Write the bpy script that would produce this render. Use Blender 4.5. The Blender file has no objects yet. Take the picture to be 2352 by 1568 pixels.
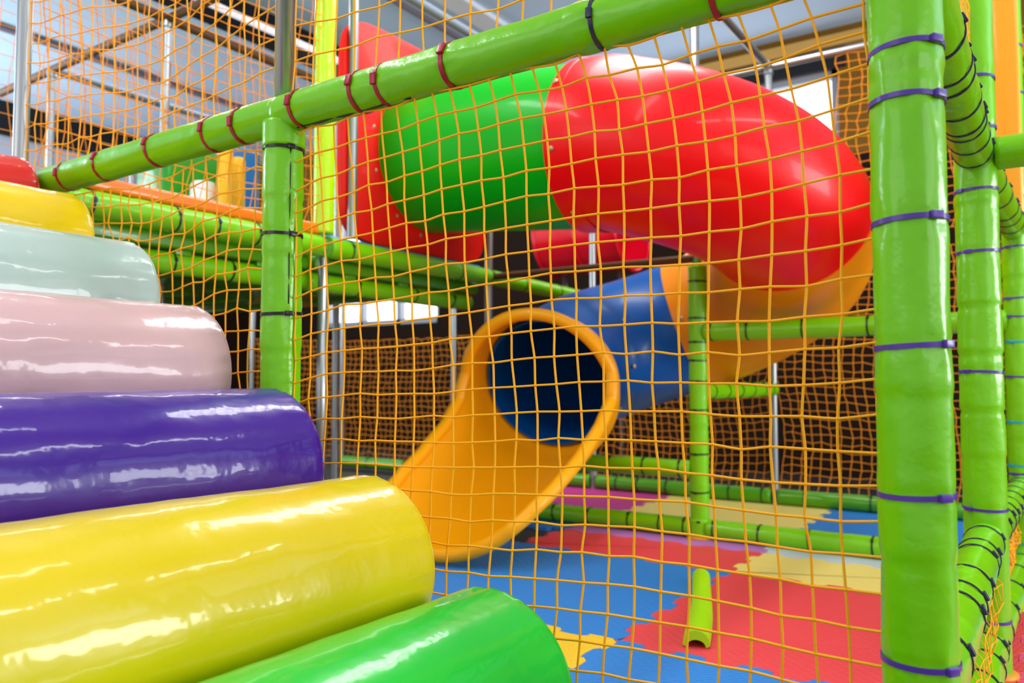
import bpy, math, random
from mathutils import Vector as V, Matrix, noise as NZ
random.seed(7)
sc = bpy.context.scene
col = sc.collection
PI = math.pi

# ------------------------------------------------------------------ frame of the place
F, TH, TILT, H = 1806.2, 0.598464, 0.0495833, 0.740574
U = V((1, 0, 0)); W = V((0, 1, 0)); Z = V((0, 0, 1))     # the play frame is square to the axes
P1 = V((0, 0, 0))                                         # foot of the nearest post
CT, ST = math.cos(TH), math.sin(TH)
def VW(x, y, z=0.0):         # a point given to the right of / ahead of the viewer's spot
    x -= 0.502416; y -= 0.985382
    return V((x * CT - y * ST, x * ST + y * CT, z))
M = 1.2                      # frame module
ZB = 1.31                    # first level
ZT = 2.62                    # second level
def G(a, b, z=0.0):          # point of the frame grid: a along the front net, b away from it
    return P1 + U * ((a - 2) * M) + W * (b * M) + Z * z
def UW(u, w, z=0.0):         # metres along / away, from the front right post
    return P1 + U * u + W * w + Z * z

# ------------------------------------------------------------------ materials
def srgb(c):
    return tuple(((x / 255) / 12.92 if x / 255 <= 0.04045 else ((x / 255 + 0.055) / 1.055) ** 2.4) for x in c) + (1,)
MATS = {}
def mat(name, rgb, rough=0.5, coat=0.0, metal=0.0, bump=0.0, bscale=30.0, mottle=0.0, mscale=4.0, spec=0.5, stretch=None, bdist=0.01):
    if name in MATS: return MATS[name]
    m = bpy.data.materials.new(name); m.use_nodes = True
    nt = m.node_tree; b = nt.nodes['Principled BSDF']
    c = srgb(rgb)
    b.inputs['Base Color'].default_value = c
    b.inputs['Roughness'].default_value = rough
    b.inputs['Metallic'].default_value = metal
    b.inputs['Coat Weight'].default_value = coat
    b.inputs['Coat Roughness'].default_value = 0.08
    b.inputs['Specular IOR Level'].default_value = spec * 0.6
    tc = nt.nodes.new('ShaderNodeTexCoord')
    src = tc.outputs['Object']
    if stretch:
        mp = nt.nodes.new('ShaderNodeMapping'); mp.inputs['Scale'].default_value = stretch
        nt.links.new(src, mp.inputs['Vector']); src = mp.outputs['Vector']
    if bump > 0:
        n = nt.nodes.new('ShaderNodeTexNoise'); n.inputs['Scale'].default_value = bscale; n.inputs['Detail'].default_value = 3
        bp = nt.nodes.new('ShaderNodeBump'); bp.inputs['Strength'].default_value = bump; bp.inputs['Distance'].default_value = bdist
        nt.links.new(src, n.inputs['Vector']); nt.links.new(n.outputs['Fac'], bp.inputs['Height'])
        nt.links.new(bp.outputs['Normal'], b.inputs['Normal'])
        if coat > 0: nt.links.new(bp.outputs['Normal'], b.inputs['Coat Normal'])
    if mottle > 0:
        n2 = nt.nodes.new('ShaderNodeTexNoise'); n2.inputs['Scale'].default_value = mscale; n2.inputs['Detail'].default_value = 4
        mx = nt.nodes.new('ShaderNodeMix'); mx.data_type = 'RGBA'
        mx.inputs[6].default_value = tuple(x * (1 - mottle) for x in c[:3]) + (1,)
        mx.inputs[7].default_value = tuple(min(1, x * (1 + mottle)) for x in c[:3]) + (1,)
        nt.links.new(src, n2.inputs['Vector']); nt.links.new(n2.outputs['Fac'], mx.inputs[0])
        nt.links.new(mx.outputs[2], b.inputs['Base Color'])
    MATS[name] = m
    return m
def emit(name, rgb, s):
    m = bpy.data.materials.new(name); m.use_nodes = True
    nt = m.node_tree; nt.nodes.clear()
    e = nt.nodes.new('ShaderNodeEmission'); e.inputs[0].default_value = srgb(rgb); e.inputs[1].default_value = s
    o = nt.nodes.new('ShaderNodeOutputMaterial'); nt.links.new(e.outputs[0], o.inputs[0])
    return m

LIME = mat('lime_vinyl', (114, 193, 0), 0.3, 0.22, bump=0.22, bscale=24, mottle=0.10, mscale=7)
LIMEF = mat('lime_vinyl_far', (124, 204, 0), 0.35, 0.25, bump=0.18, bscale=24)
DGREEN = mat('deck_green_vinyl', (84, 160, 14), 0.28, 0.5, bump=0.12, bscale=10)
NETM = mat('orange_net_cord', (255, 172, 16), 0.6, bump=0.5, bscale=900, bdist=0.001)
NETF = mat('orange_net_cord_back', (250, 150, 18), 0.7)
STEEL = mat('galvanised_steel', (168, 172, 174), 0.34, metal=0.9, mottle=0.03, mscale=9)
SHADED_STEEL = mat('shaded_steel_brown', (104, 70, 42), 0.55, metal=0.3)  # steel pipe with its shade put into the colour as brown
PURT = mat('purple_tie_plastic', (82, 46, 150), 0.35, 0.2)
BLKT = mat('black_tie_plastic', (14, 14, 16), 0.35, 0.2)
MART = mat('maroon_tie_plastic', (164, 12, 52), 0.35, 0.2)
NAVT = mat('navy_tie_plastic', (44, 34, 78), 0.35, 0.2)
TEALT = mat('teal_tie_plastic', (20, 160, 190), 0.35, 0.2)
ORANGEP = mat('orange_vinyl', (255, 122, 16), 0.3, 0.5, bump=0.1, bscale=12)
FOOTM = mat('orange_foot_plastic', (226, 150, 40), 0.4)

# ------------------------------------------------------------------ mesh helpers
class MB:
    def __init__(s): s.v = []; s.f = []
    def add(s, vs, fs):
        o = len(s.v); s.v += [V(p) for p in vs]; s.f += [tuple(i + o for i in f) for f in fs]
    def box(s, c, ax, ay, az, hx, hy, hz, bev=0.0):
        c = V(c)
        if bev <= 0:
            vs = [c + ax * (hx * i) + ay * (hy * j) + az * (hz * k) for i in (-1, 1) for j in (-1, 1) for k in (-1, 1)]
            s.add(vs, [(0, 1, 3, 2), (4, 6, 7, 5), (0, 4, 5, 1), (2, 3, 7, 6), (0, 2, 6, 4), (1, 5, 7, 3)])
        else:                                  # rounded box: a squashed cube sphere
            n = 4
            def corner(d):
                return d
            vs = []; fs = []
            ang = [(-1, 0.0)] 
            # build by lat-long on a superellipsoid made of eight bevelled corners
            la = [-PI / 2 + PI / 2 * i / n for i in range(n + 1)] + [PI / 2 * i / n for i in range(n + 1)]
            lo = []
            for q in range(4): lo += [(q, PI / 2 * q + PI / 2 * i / n) for i in range(n + 1)]
            for li, t in enumerate(la):
                sz = -1 if li <= n else 1
                for q, p in lo:
                    sx = 1 if q in (0, 3) else -1; sy = 1 if q in (0, 1) else -1
                    x = sx * (hx - bev) + bev * math.cos(t) * math.cos(p)
                    y = sy * (hy - bev) + bev * math.cos(t) * math.sin(p)
                    zz = sz * (hz - bev) + bev * math.sin(t)
                    vs.append(c + ax * x + ay * y + az * zz)
            L = len(lo)
            for i in range(len(la) - 1):
                for j in range(L):
                    k = (j + 1) % L
                    fs.append((i * L + j, i * L + k, (i + 1) * L + k, (i + 1) * L + j))
            fs.append(tuple(reversed(range(L)))); fs.append(tuple((len(la) - 1) * L + j for j in range(L)))
            s.add(vs, fs)
    def tube(s, pts, rad, n=12, caps=True, closed=False):
        pts = [V(p) for p in pts]; N = len(pts)
        if not hasattr(rad, '__len__'): rad = [rad] * N
        tang = []
        for i in range(N):
            if closed: t = pts[(i + 1) % N] - pts[i - 1]
            else: t = pts[min(i + 1, N - 1)] - pts[max(i - 1, 0)]
            tang.append(t.normalized())
        ref = Z if abs(tang[0].z) < 0.9 else V((1, 0, 0))
        a = tang[0].cross(ref).normalized()
        vs = []; fs = []
        for i in range(N):
            a = (a - tang[i] * a.dot(tang[i])).normalized(); b = tang[i].cross(a)
            for k in range(n):
                g = 2 * PI * k / n
                vs.append(pts[i] + (a * math.cos(g) + b * math.sin(g)) * rad[i])
        for i in range(N if closed else N - 1):
            j = (i + 1) % N
            for k in range(n):
                l = (k + 1) % n
                fs.append((i * n + k, i * n + l, j * n + l, j * n + k))
        if caps and not closed:
            fs.append(tuple(reversed(range(n)))); fs.append(tuple((N - 1) * n + k for k in range(n)))
        s.add(vs, fs)
    def ball(s, c, r, nu=8, nv=5):
        c = V(c); vs = [c + Z * r]; fs = []
        for i in range(1, nv):
            t = PI * i / nv
            for k in range(nu):
                g = 2 * PI * k / nu
                vs.append(c + V((math.sin(t) * math.cos(g), math.sin(t) * math.sin(g), math.cos(t))) * r)
        vs.append(c - Z * r)
        for k in range(nu): fs.append((0, 1 + k, 1 + (k + 1) % nu))
        for i in range(nv - 2):
            for k in range(nu):
                l = (k + 1) % nu
                fs.append((1 + i * nu + k, 1 + (i + 1) * nu + k, 1 + (i + 1) * nu + l, 1 + i * nu + l))
        e = len(vs) - 1; b = 1 + (nv - 2) * nu
        for k in range(nu): fs.append((e, b + (k + 1) % nu, b + k))
        s.add(vs, fs)
    def build(s, name, m, parent=None, smooth=True, auto=None):
        off = V((0, 0, 0)); p = parent
        while p is not None: off += p.location; p = p.parent
        if parent is None and s.v:                       # a one-mesh thing gets its origin at its base
            lo = min(v.z for v in s.v); cx = sum(v.x for v in s.v) / len(s.v); cy = sum(v.y for v in s.v) / len(s.v)
            off = V((cx, cy, lo))
        me = bpy.data.meshes.new(name)
        me.from_pydata([tuple(v - off) for v in s.v], [], s.f); me.update()
        if smooth:
            me.polygons.foreach_set('use_smooth', [True] * len(me.polygons))
        me.materials.append(m)
        o = bpy.data.objects.new(name, me); col.objects.link(o)
        if parent is None: o.location = off
        else: o.parent = parent
        if smooth and auto is not None:
            try: me.set_sharp_from_angle(angle=auto)
            except Exception: pass
        return o
def tag(o, label, cat, group=None):
    o['label'] = label; o['category'] = cat
    if group: o['group'] = group
    return o
def thing(name, label, cat, loc, group=None):
    o = bpy.data.objects.new(name, None); col.objects.link(o); o.location = loc; o.empty_display_size = 0.1
    return tag(o, label, cat, group)
def struct(o):
    o['kind'] = 'structure'; return o
def frame_of(d):
    d = d.normalized(); ref = Z if abs(d.z) < 0.9 else U
    a = ref.cross(d).normalized(); b = d.cross(a)
    return d, a, b

# ------------------------------------------------------------------ padded tube with cable ties
def sleeve_mb(p0, p1, r, ties=(), seams=(), n=36, step=0.013, seed=0, amp=1.0):
    rnd = random.Random(seed)
    d = p1 - p0; L = d.length; d, a, b = frame_of(d)
    N = max(8, int(L / step))
    ph = [rnd.uniform(0, 6.28) for _ in range(8)]
    tp = [(t, rnd.uniform(0, 6.28), rnd.choice((5, 6, 7, 9))) for t in ties]
    sp = [(t, rnd.uniform(0, 6.28), rnd.choice((4, 6, 8))) for t in seams]
    vs = []; fs = []
    rings = [(-0.0, 0.80)] + [(L * i / N, 1.0) for i in range(N + 1)] + [(L, 0.80)]
    for (x, k0) in rings:
        for k in range(n):
            g = 2 * PI * k / n
            q = 1.0 + amp * (0.010 * math.sin(x * 21 + ph[0] + 2 * g) + 0.007 * math.sin(x * 47 + ph[1] - 3 * g) + 0.006 * math.sin(3 * g + ph[2] + x * 5))
            for t, p, m in tp:
                e = abs(x - t)
                if e < 0.09:
                    q -= amp * 0.045 * math.exp(-(e / 0.007) ** 2)
                    q += amp * (0.024 * math.sin(m * g + p + x * 30) + 0.012 * math.sin(2.3 * m * g - p)) * math.exp(-(e / 0.034) ** 2)
            for t, p, m in sp:
                e = x - t
                if abs(e) < 0.1:
                    q += amp * 0.045 * (1 if e > 0 else 0) * math.exp(-abs(e) / 0.045)
                    q -= amp * 0.045 * math.exp(-(e / 0.006) ** 2)
                    q += amp * 0.016 * math.sin(m * g + p) * math.exp(-(e / 0.035) ** 2)
            vs.append(p0 + d * x + (a * math.cos(g) + b * math.sin(g)) * (r * q * k0))
    R = len(rings)
    for i in range(R - 1):
        for k in range(n):
            l = (k + 1) % n
            fs.append((i * n + k, i * n + l, (i + 1) * n + l, (i + 1) * n + k))
    fs.append(tuple(reversed(range(n)))); fs.append(tuple((R - 1) * n + k for k in range(n)))
    m = MB(); m.add(vs, fs); return m
def tie(parent, c, d, r, m, head=0.0, wid=0.0066, tilt=0.0, seed=0, tail=False):
    d, a, b = frame_of(d)
    rnd = random.Random(seed)
    tl = rnd.uniform(-tilt, tilt); tl2 = rnd.uniform(-tilt, tilt)
    vs = []; fs = []; n = 44
    for k in range(n):
        g = 2 * PI * k / n
        rad = a * math.cos(g) + b * math.sin(g)
        sh = d * (r * (tl * math.cos(g) + tl2 * math.sin(g)))
        for (x, y) in ((-wid / 2, -0.001), (-wid / 2, 0.0012), (wid / 2, 0.0012), (wid / 2, -0.001)):
            vs.append(c + sh + rad * (r + y) + d * x)
    for k in range(n):
        l = (k + 1) % n
        for q in range(4):
            w = (q + 1) % 4
            fs.append((k * 4 + q, k * 4 + w, l * 4 + w, l * 4 + q))
    mb = MB(); mb.add(vs, fs)
    t = mb.build('cable_tie', m, parent, auto=0.6)
    hb = MB()
    rad = a * math.cos(head) + b * math.sin(head); tg = -a * math.sin(head) + b * math.cos(head)
    hc = c + d * (r * (tl * math.cos(head) + tl2 * math.sin(head))) + rad * (r + 0.0022)
    hb.box(hc, rad, tg, d, 0.0034, wid * 1.25, wid * 0.75, 0.0012)
    if tail:
        e = hc + rad * 0.012 + tg * 0.022
        hb.tube([hc, hc + rad * 0.006 + tg * 0.012, e], [wid * 0.3, wid * 0.3, wid * 0.2], 5)
    hb.build('tie_head', m, t)
    return t
def head_angle(d, want):
    d, a, b = frame_of(d); return math.atan2(want.dot(b), want.dot(a))
def padded(name, label, p0, p1, r, ties=(), seams=(), m=LIME, tm=BLKT, head=None, cat='padded post', group=None, foot=False, steel=(), n=36, step=0.013, tr=None, collar=None, tail=False):
    """ties: list of t or (t, material); steel: list of (p, q) bare pipe runs belonging to the same post"""
    seed = int(abs(p0.x * 977 + p0.y * 331 + p1.z * 71) * 10)
    root = thing(name, label, cat, V((p0.x, p0.y, min(p0.z, p1.z))), group)
    tl = [(t if isinstance(t, tuple) else (t, tm)) for t in ties]
    mb = sleeve_mb(p0, p1, r, [t for t, _ in tl], seams, n, step, seed)
    if collar:
        for (c0, c1, cr) in collar:
            mb2 = sleeve_mb(c0, c1, cr, (), (), n, step, seed + 5); mb.add(mb2.v, mb2.f)
    mb.build('padding_sleeve', m, root)
    d = (p1 - p0).normalized()
    for i, (t, mm) in enumerate(tl):
        h = head_angle(d, head) if head is not None else 0.6
        tie(root, p0 + d * t, d, r * 1.012, mm, h + random.uniform(-0.25, 0.25), wid=0.0088 if mm in (MART,) else 0.0066, tilt=0.05, seed=seed + i, tail=tail)
    for (a, b) in steel:
        s = MB(); s.tube([a, b], 0.0215, 20); s.build('steel_pole', STEEL, root)
    if foot:
        f = MB(); f.tube([p0 - Z * (p0.z - 0.020), p0 - Z * (p0.z - 0.026), p0 - Z * (p0.z - 0.034)], [0.062, 0.062, 0.05], 24)
        f.build('pole_foot', FOOTM, root)
    return root
def zs(ys, Y):               # heights of marks on an upright at depth Y
    return [H + (874 - y) / 1806.0 * Y for y in ys]
CAM = VW(0, 0, H)
def toward_cam(p):
    t = CAM - p; t.z = 0; return t.normalized()

# ------------------------------------------------------------------ front net frame
tcP1 = (toward_cam(P1) + U * 1.6).normalized()
padded('padded_post', 'thick lime padded upright post nearest the viewer with purple cable ties', G(2, 0, 0.022), G(2, 0, 2.66), 0.0432,
       [z - 0.022 for z in (0.398, 0.600, 0.783, 0.939, 1.091, 1.157, 1.45, 1.9)], (1.105, 0.50, 0.70), tm=PURT, head=tcP1, foot=True, n=48, step=0.009, group='lime padded uprights')
ztPM = [z - 0.022 for z in zs((325, 530, 718), 1.62)]
POST = padded('padded_post', 'lime padded upright post with black ties rising behind the purple roller', G(1, 0, 0.022), G(1, 0, 1.28), 0.0415,
       ztPM + [0.3, 0.6], (0.78, 0.98, 1.10), tm=BLKT, head=(toward_cam(G(1, 0)) * 0.2 + U).normalized(), foot=True, n=40, step=0.01, steel=[(G(1, 0, 1.345), G(1, 0, ZT - 0.025))], group='lime padded uprights',
       collar=[(G(1, 0, 1.235), G(1, 0, 1.29), 0.0445)])
def s_of_px(px):             # along the front beam, metres from the front right post (negative to the left)
    k = (px - 1176) / F
    return (0.502416 - k * 0.985382) / (k * -ST - CT)
def beam_ties(lst, end):     # distance from the beam's left end
    return [(s_of_px(x) + end, m) for x, m in lst]
camB = (toward_cam(G(1.2, 0)) + Z * 0.15).normalized()
padded('padded_beam', 'lime padded beam with maroon ties sloping up from the red roller to the middle post', G(0, 0, ZB) + U * 0.03, G(1, 0, ZB), 0.0400,
       beam_ties([(150, MART), (235, MART), (355, MART), (485, MART), (555, MART)], 2.37), (0.42, 0.9), head=camB, cat='padded beam', group='lime padded beams', step=0.01)
BEAM = padded('padded_beam', 'large lime padded beam with maroon and dark purple ties crossing above the red tube slide', G(1, 0, ZB), G(2, 0, ZB) - U * 0.03, 0.0405,
       beam_ties([(690, MART), (828, MART), (888, MART), (1043, MART), (1385, NAVT), (1660, MART)], 1.2), (0.30, 0.72), head=camB, cat='padded beam', group='lime padded beams', n=44, step=0.009)

def slit(root, p, q, off, r=0.0022):
    pts = [p + (q - p) * (i / 14) + off * (1 + 0.03 * math.sin(i * 2.3)) + Z * 0.0012 * math.sin(i * 1.7) for i in range(15)]
    m_ = MB(); m_.tube(pts, r, 6); m_.build('sleeve_slit', BLKT, root)
slit(BEAM, G(1, 0, ZB) + U * 0.045, G(1, 0, ZB) + U * 0.36, (toward_cam(G(1.2, 0)) * 0.25 - Z).normalized() * 0.0405)
slit(POST, G(1, 0, 0.90), G(1, 0, 1.23), (toward_cam(G(1, 0)) * 0.72 + U * 0.75).normalized() * 0.0412, 0.0014)
def pole(p, q, label, m=STEEL, r=0.0215, name='steel_pole', group='bare steel poles', cat='pole', collar=True):
    o = thing(name, label, cat, V((p.x, p.y, min(p.z, q.z))), group)
    s = MB(); s.tube([p, q], r, 20); s.build('pipe', m, o, auto=0.7)
    if collar:
        c = MB(); d = (q - p).normalized()
        c.tube([q - d * 0.05, q - d * 0.046, q - d * 0.004, q], [r * 1.05, r * 1.3, r * 1.3, r * 1.05], 20); c.build('pipe_clamp', m, o, auto=0.7)
    return o
pole(G(0, 0, 0.02), G(0, 0, ZT), 'bare steel pole standing behind the red roller at the far left')
# ------------------------------------------------------------------ right side frame
P3 = G(2.04, 2)
tcR = (toward_cam(G(2, 1)) * 0.8 - U * 0.5).normalized()
padded('padded_post', 'lime padded post with dark purple ties second from the right edge', G(2, 1, 0.022), G(2, 1, ZT), 0.0485,
       [z - 0.022 for z in zs((1425, 1170, 855, 572, 427, 280, 160), 1.93)], [z - 0.022 for z in zs((1050, 945, 812, 700, 462), 1.93)], tm=PURT, head=tcR, foot=True, n=40, step=0.01, group='lime padded uprights')
padded('padded_post', 'lime padded post with purple and teal ties cut by the right edge', P3 + Z * 0.022, P3 + Z * 2.7, 0.0440,
       [(z - 0.022, m) for z, m in zip(zs((1240, 1085, 1065, 967, 866, 785, 727, 685, 567, 450, 212, 100), 2.95), (TEALT, PURT, TEALT, TEALT, PURT, TEALT, PURT, PURT, PURT, PURT, PURT, PURT))],
       (0.5, 0.9, 1.1), head=tcR, foot=True, group='lime padded uprights')
upR = (Z * 0.6 + U).normalized()
padded('padded_beam', 'lime padded beam running back along the right side at head height from the nearest post', G(2, 0, ZB) + W * 0.05, G(2, 1, ZB) - W * 0.02, 0.0440,
       [0.30, 0.44, 0.50, 0.66, 0.78, 0.83, 0.95, 1.08], (0.58,), tm=NAVT, head=upR, cat='padded beam', group='lime padded beams', step=0.009, n=40)
padded('padded_beam', 'lime padded beam at head height between the two right hand posts', G(2, 1, ZB) + W * 0.02, P3 + Z * ZB - W * 0.03, 0.0440,
       [0.3, 0.5, 0.72, 0.85, 1.0], (0.4,), tm=NAVT, head=upR, cat='padded beam', group='lime padded beams')
padded('padded_beam', 'short lime padded beam leaving the second post towards the right edge', G(2, 1, ZB) + U * 0.045, G(3, 1, ZB), 0.0415,
       [0.6], (0.4,), tm=NAVT, head=upR, cat='padded beam', group='lime padded beams')
padded('padded_rail', 'shiny lime lower rail with many dark ties between nearest and second post', G(2, 0, 0.350) + W * 0.05, G(2, 1, 0.350) - W * 0.02, 0.0430,
       [0.12, 0.36, 0.44, 0.58, 0.80, 0.88, 1.06], (0.2, 0.52), tm=NAVT, head=upR, cat='padded rail', group='lime padded rails', step=0.008, n=44)
padded('padded_rail', 'shiny lime lower rail with close dark ties behind the second post at the right edge', G(2, 1, 0.350) + W * 0.02, P3 + Z * 0.350 - W * 0.03, 0.0430,
       [0.15, 0.28, 0.38, 0.50, 0.64, 0.78, 0.94, 1.05], (0.45,), tm=NAVT, head=upR, cat='padded rail', group='lime padded rails')
padded('padded_rail', 'lime bottom rail just above the mats from nearest to second post', G(2, 0, 0.090) + W * 0.05, G(2, 1, 0.090) - W * 0.02, 0.0430,
       [0.3, 0.6, 0.8, 0.95, 1.09, 1.13], (0.5,), tm=NAVT, head=upR, cat='padded rail', group='lime padded rails', step=0.01)
padded('padded_rail', 'lime bottom rail above the mats at the right edge behind the second post', G(2, 1, 0.090) + W * 0.02, P3 + Z * 0.090 - W * 0.03, 0.0430,
       [0.12, 0.3, 0.55, 0.8, 1.0], (0.4,), tm=NAVT, head=upR, cat='padded rail', group='lime padded rails')
ob = MB(); ob.box(P3 - W * 0.13 - U * 0.012 + Z * 1.99, U, W, Z, 0.047, 0.022, 0.66, 0.012)
tag(ob.build('padded_board', mat('amber_vinyl', (252, 166, 26), 0.35, 0.3, bump=0.1, bscale=12)), 'tall amber-orange padded board beside the post at the upper right', 'padded board')

# ------------------------------------------------------------------ middle frame (second row)
tcF = (toward_cam(G(1, 2)) - U * 0.3).normalized()
padded('padded_post', 'lime padded post with black ties standing on the mats below the red tube', G(1, 2, 0.022), G(1, 2, 1.275), 0.0425,
       [z - 0.022 for z in zs((1195, 1130, 1043, 942, 875, 827, 785, 730, 643), 3.6)], (0.5, 0.9), tm=BLKT, head=tcF, foot=True, m=LIMEF, n=28, step=0.015, steel=[(G(1, 2, 1.28), G(1, 2, ZT))], group='lime padded uprights',
       collar=[(G(1, 2, 0.02), G(1, 2, 0.11), 0.047)])
hb = (toward_cam(G(1, 2)) + Z).normalized()
R28 = dict(n=28, step=0.015, m=LIMEF)
padded('padded_rail', 'lime rail with black ties running right from the middle post under the orange tube', G(1, 2, 0.965) + U * 0.035, P3 + Z * 0.965 - U * 0.03, 0.0425,
       [0.035, 0.20, 0.44, 0.7, 0.95], (0.5,), head=hb, cat='padded rail', group='lime padded rails', **R28)
padded('padded_rail', 'lime rail at knee height between the yellow chute and the middle post', G(0, 2, 0.330) + U * 0.03, G(1, 2, 0.330) - U * 0.035, 0.0425,
       [0.2, 0.5, 0.72, 0.90, 1.08], (0.3, 0.8), head=hb, cat='padded rail', group='lime padded rails', **R28)
padded('padded_rail', 'lime bottom rail on the mats left of the middle post', G(0, 2, 0.066) + U * 0.03, G(1, 2, 0.066) - U * 0.035, 0.0425,
       [0.2, 0.4, 0.6, 0.82, 0.98, 1.10], (0.5,), head=hb, cat='padded rail', group='lime padded rails', **R28)
padded('padded_rail', 'lime bottom rail on the mats right of the middle post', G(1, 2, 0.066) + U * 0.035, P3 + Z * 0.066 - U * 0.03, 0.0425,
       [0.035, 0.24, 0.45, 0.7, 0.95], (0.6,), head=hb, cat='padded rail', group='lime padded rails', **R28)
padded('padded_rail', 'short lime rail running back from the middle post to a thin grey pole', G(1, 2, 0.69) + W * 0.035, G(1, 3, 0.69) - W * 0.02, 0.0400,
       [0.1, 0.3, 0.5, 0.7, 0.9, 1.05], (0.6,), head=hb, cat='padded rail', group='lime padded rails', **R28)
padded('padded_rail', 'dark green bottom rail of the back net behind the knee-height rail', G(0, 3, 0.066) + U * 0.03, G(1, 3, 0.066) - U * 0.02, 0.0450,
       [0.15, 0.3, 0.5, 0.7, 0.9, 1.1], (), head=hb, cat='padded rail', group='lime padded rails', m=DGREEN, n=24, step=0.02)
padded('padded_rail', 'dark green bottom rail of the back net right of the thin grey pole', G(1, 3, 0.066) + U * 0.02, G(2, 3, 0.066), 0.0450,
       [0.15, 0.35, 0.5, 0.7, 0.9, 1.1], (), head=hb, cat='padded rail', group='lime padded rails', m=DGREEN, n=24, step=0.02)
padded('padded_rail', 'dark green bottom rail under the deck beside the yellow chute', G(-2, 3, 0.066) + U * 0.02, G(0, 3, 0.066) - U * 0.02, 0.0450,
       [0.3, 0.7, 1.1, 1.5, 1.9], (), head=hb, cat='padded rail', group='lime padded rails', m=DGREEN, n=20, step=0.03)
pole(G(0, 2, ZB) + U * 0.03, G(1, 2, ZB) + U * 0.0 , 'brownish steel bar from the deck corner to the middle post top', m=SHADED_STEEL, r=0.019, name='steel_bar', cat='bar', collar=False)
pole(G(1, 2, ZT), G(1, 3, ZT), 'grey steel pipe slanting back to the window corner above the red tube', name='steel_pipe', cat='pipe')
pole(G(1, 3, 0.02), G(1, 3, ZT), 'thin grey steel pole of the back frame below the window')
pole(G(1, 3, ZT) + U * 0.03, G(2, 3, ZT), 'grey steel pipe along the top of the back net in front of the window', name='steel_pipe', cat='pipe')
pole(G(0, 3, ZT), G(1, 3, ZT) - U * 0.03, 'grey steel pipe along the back frame top behind the red tube', name='steel_pipe', cat='pipe')
pole(G(0, 3, 0.02), G(0, 3, ZT), 'pale steel pole behind the right rim of the yellow chute')

# ------------------------------------------------------------------ deck (left)
dk = (U + Z * 0.2).normalized()
padded('padded_beam', 'lime deck edge beam running away from the rollers under an orange pad', G(0, 0, ZB) + W * 0.045, G(0, 1, ZB) - W * 0.02, 0.0450,
       [0.16, 0.46, 0.62, 0.80, 0.98], (0.3, 0.7), head=dk, tm=NAVT, cat='padded beam', group='lime padded beams', **R28)
padded('padded_beam', 'lime deck edge beam running to the deck corner under the red entry panel', G(0, 1, ZB) + W * 0.02, G(0, 2, ZB) - W * 0.02, 0.0450,
       [0.12, 0.9], (0.2, 0.5, 0.8), head=dk, tm=NAVT, cat='padded beam', group='lime padded beams', **R28)
padded('padded_beam', 'shaded lime beam hanging under the near half of the deck edge', G(-0.10, 0.1, 1.172), G(-0.10, 1, 1.172), 0.0420,
       [0.25, 0.45, 0.7, 0.9], (), head=dk, cat='padded beam', group='lime padded beams', m=LIMEF, n=24, step=0.02)
padded('padded_beam', 'shaded lime beam hanging under the far half of the deck edge', G(-0.10, 1, 1.172), G(-0.10, 1.97, 1.172), 0.0420,
       [0.3, 0.7, 1.0], (), head=dk, cat='padded beam', group='lime padded beams', m=LIMEF, n=24, step=0.02)
padded('padded_rail', 'lime rail running back from the deck corner behind the blue tube', G(0, 2, ZB) + W * 0.03, G(0, 3, ZB - 0.02), 0.0425, [0.3, 0.7], (), head=hb, cat='padded rail', group='lime padded rails', **R28)
padded('padded_post', 'bright yellow-green padded post on the deck left of the red entry panel', G(0, 1, 1.365), G(0, 1, ZT - 0.03), 0.0440,
       [], (0.2, 0.36, 0.5, 0.62, 0.9), head=dk, m=mat('bright_lime_vinyl', (190, 236, 0), 0.32, 0.5, bump=0.15, bscale=20), n=28, step=0.012, group='lime padded uprights', steel=[(G(0, 1, 0.02), G(0, 1, 1.262))])
pole(G(0, 1.138, 1.37), G(0, 1.138, ZT), 'bare steel pole in front of the red entry panel edge')
pole(G(0, 2, 0.02), G(0, 2, ZT), 'bare steel pole at the deck corner behind the green tube')
for a, b, lab in ((-1, 1, 'grey steel pole behind the nets with crossing brown pipes at its top'), (-2, 1, 'pale steel pole far left behind the nets'),
                  (-1, 2, 'dark steel pole under the deck just behind the bare pole'), (-1, 3, 'bluish steel pole beside the low bright window under the deck'),
                  (-2, 3, 'pale steel pole left of the low bright window under the deck'), (-3, 3, 'grey steel pole in the dark under the deck behind the pink roller'),
                  (-3, 2, 'grey steel pole seen through the nets above the deck far left')):
    pole(G(a, b, 0.02), G(a, b, ZT), lab)
for p, q, lab in ((G(-2, 1, ZT), G(-1, 1, ZT), 'brown overhead pipe crossing the left nets towards the far left'), (G(-1, 1, ZT), G(0, 1, ZT), 'brown overhead pipe rising right above the nets'),
                  (G(-1, 0, ZT), G(-1, 1, ZT), 'brown overhead pipe at the top edge left of the crossing'), (G(-1, 1, ZT), G(-1, 2, ZT), 'brown overhead pipe running back from the crossing'),
                  (G(-2, 1, ZT), G(-2, 2, ZT), 'blue-grey overhead pipe running back from the far left pole'), (G(-3, 1, ZT), G(-2, 1, ZT), 'brown overhead pipe behind the far left steel pole'),
                  (G(0, 1, ZT), G(0, 2, ZT), 'grey overhead pipe above the red entry panel'), (G(-2, 2, ZT), G(-1, 2, ZT), 'grey overhead pipe behind the nets between two back poles')):
    pole(p, q, lab, m=mat('grey_paint_pipe', (120, 130, 148), 0.6) if 'grey' in lab else SHADED_STEEL, r=0.024, name='overhead_pipe', cat='pipe', group='overhead frame pipes', collar=False)
dm = 0.02
k = 0
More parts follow.
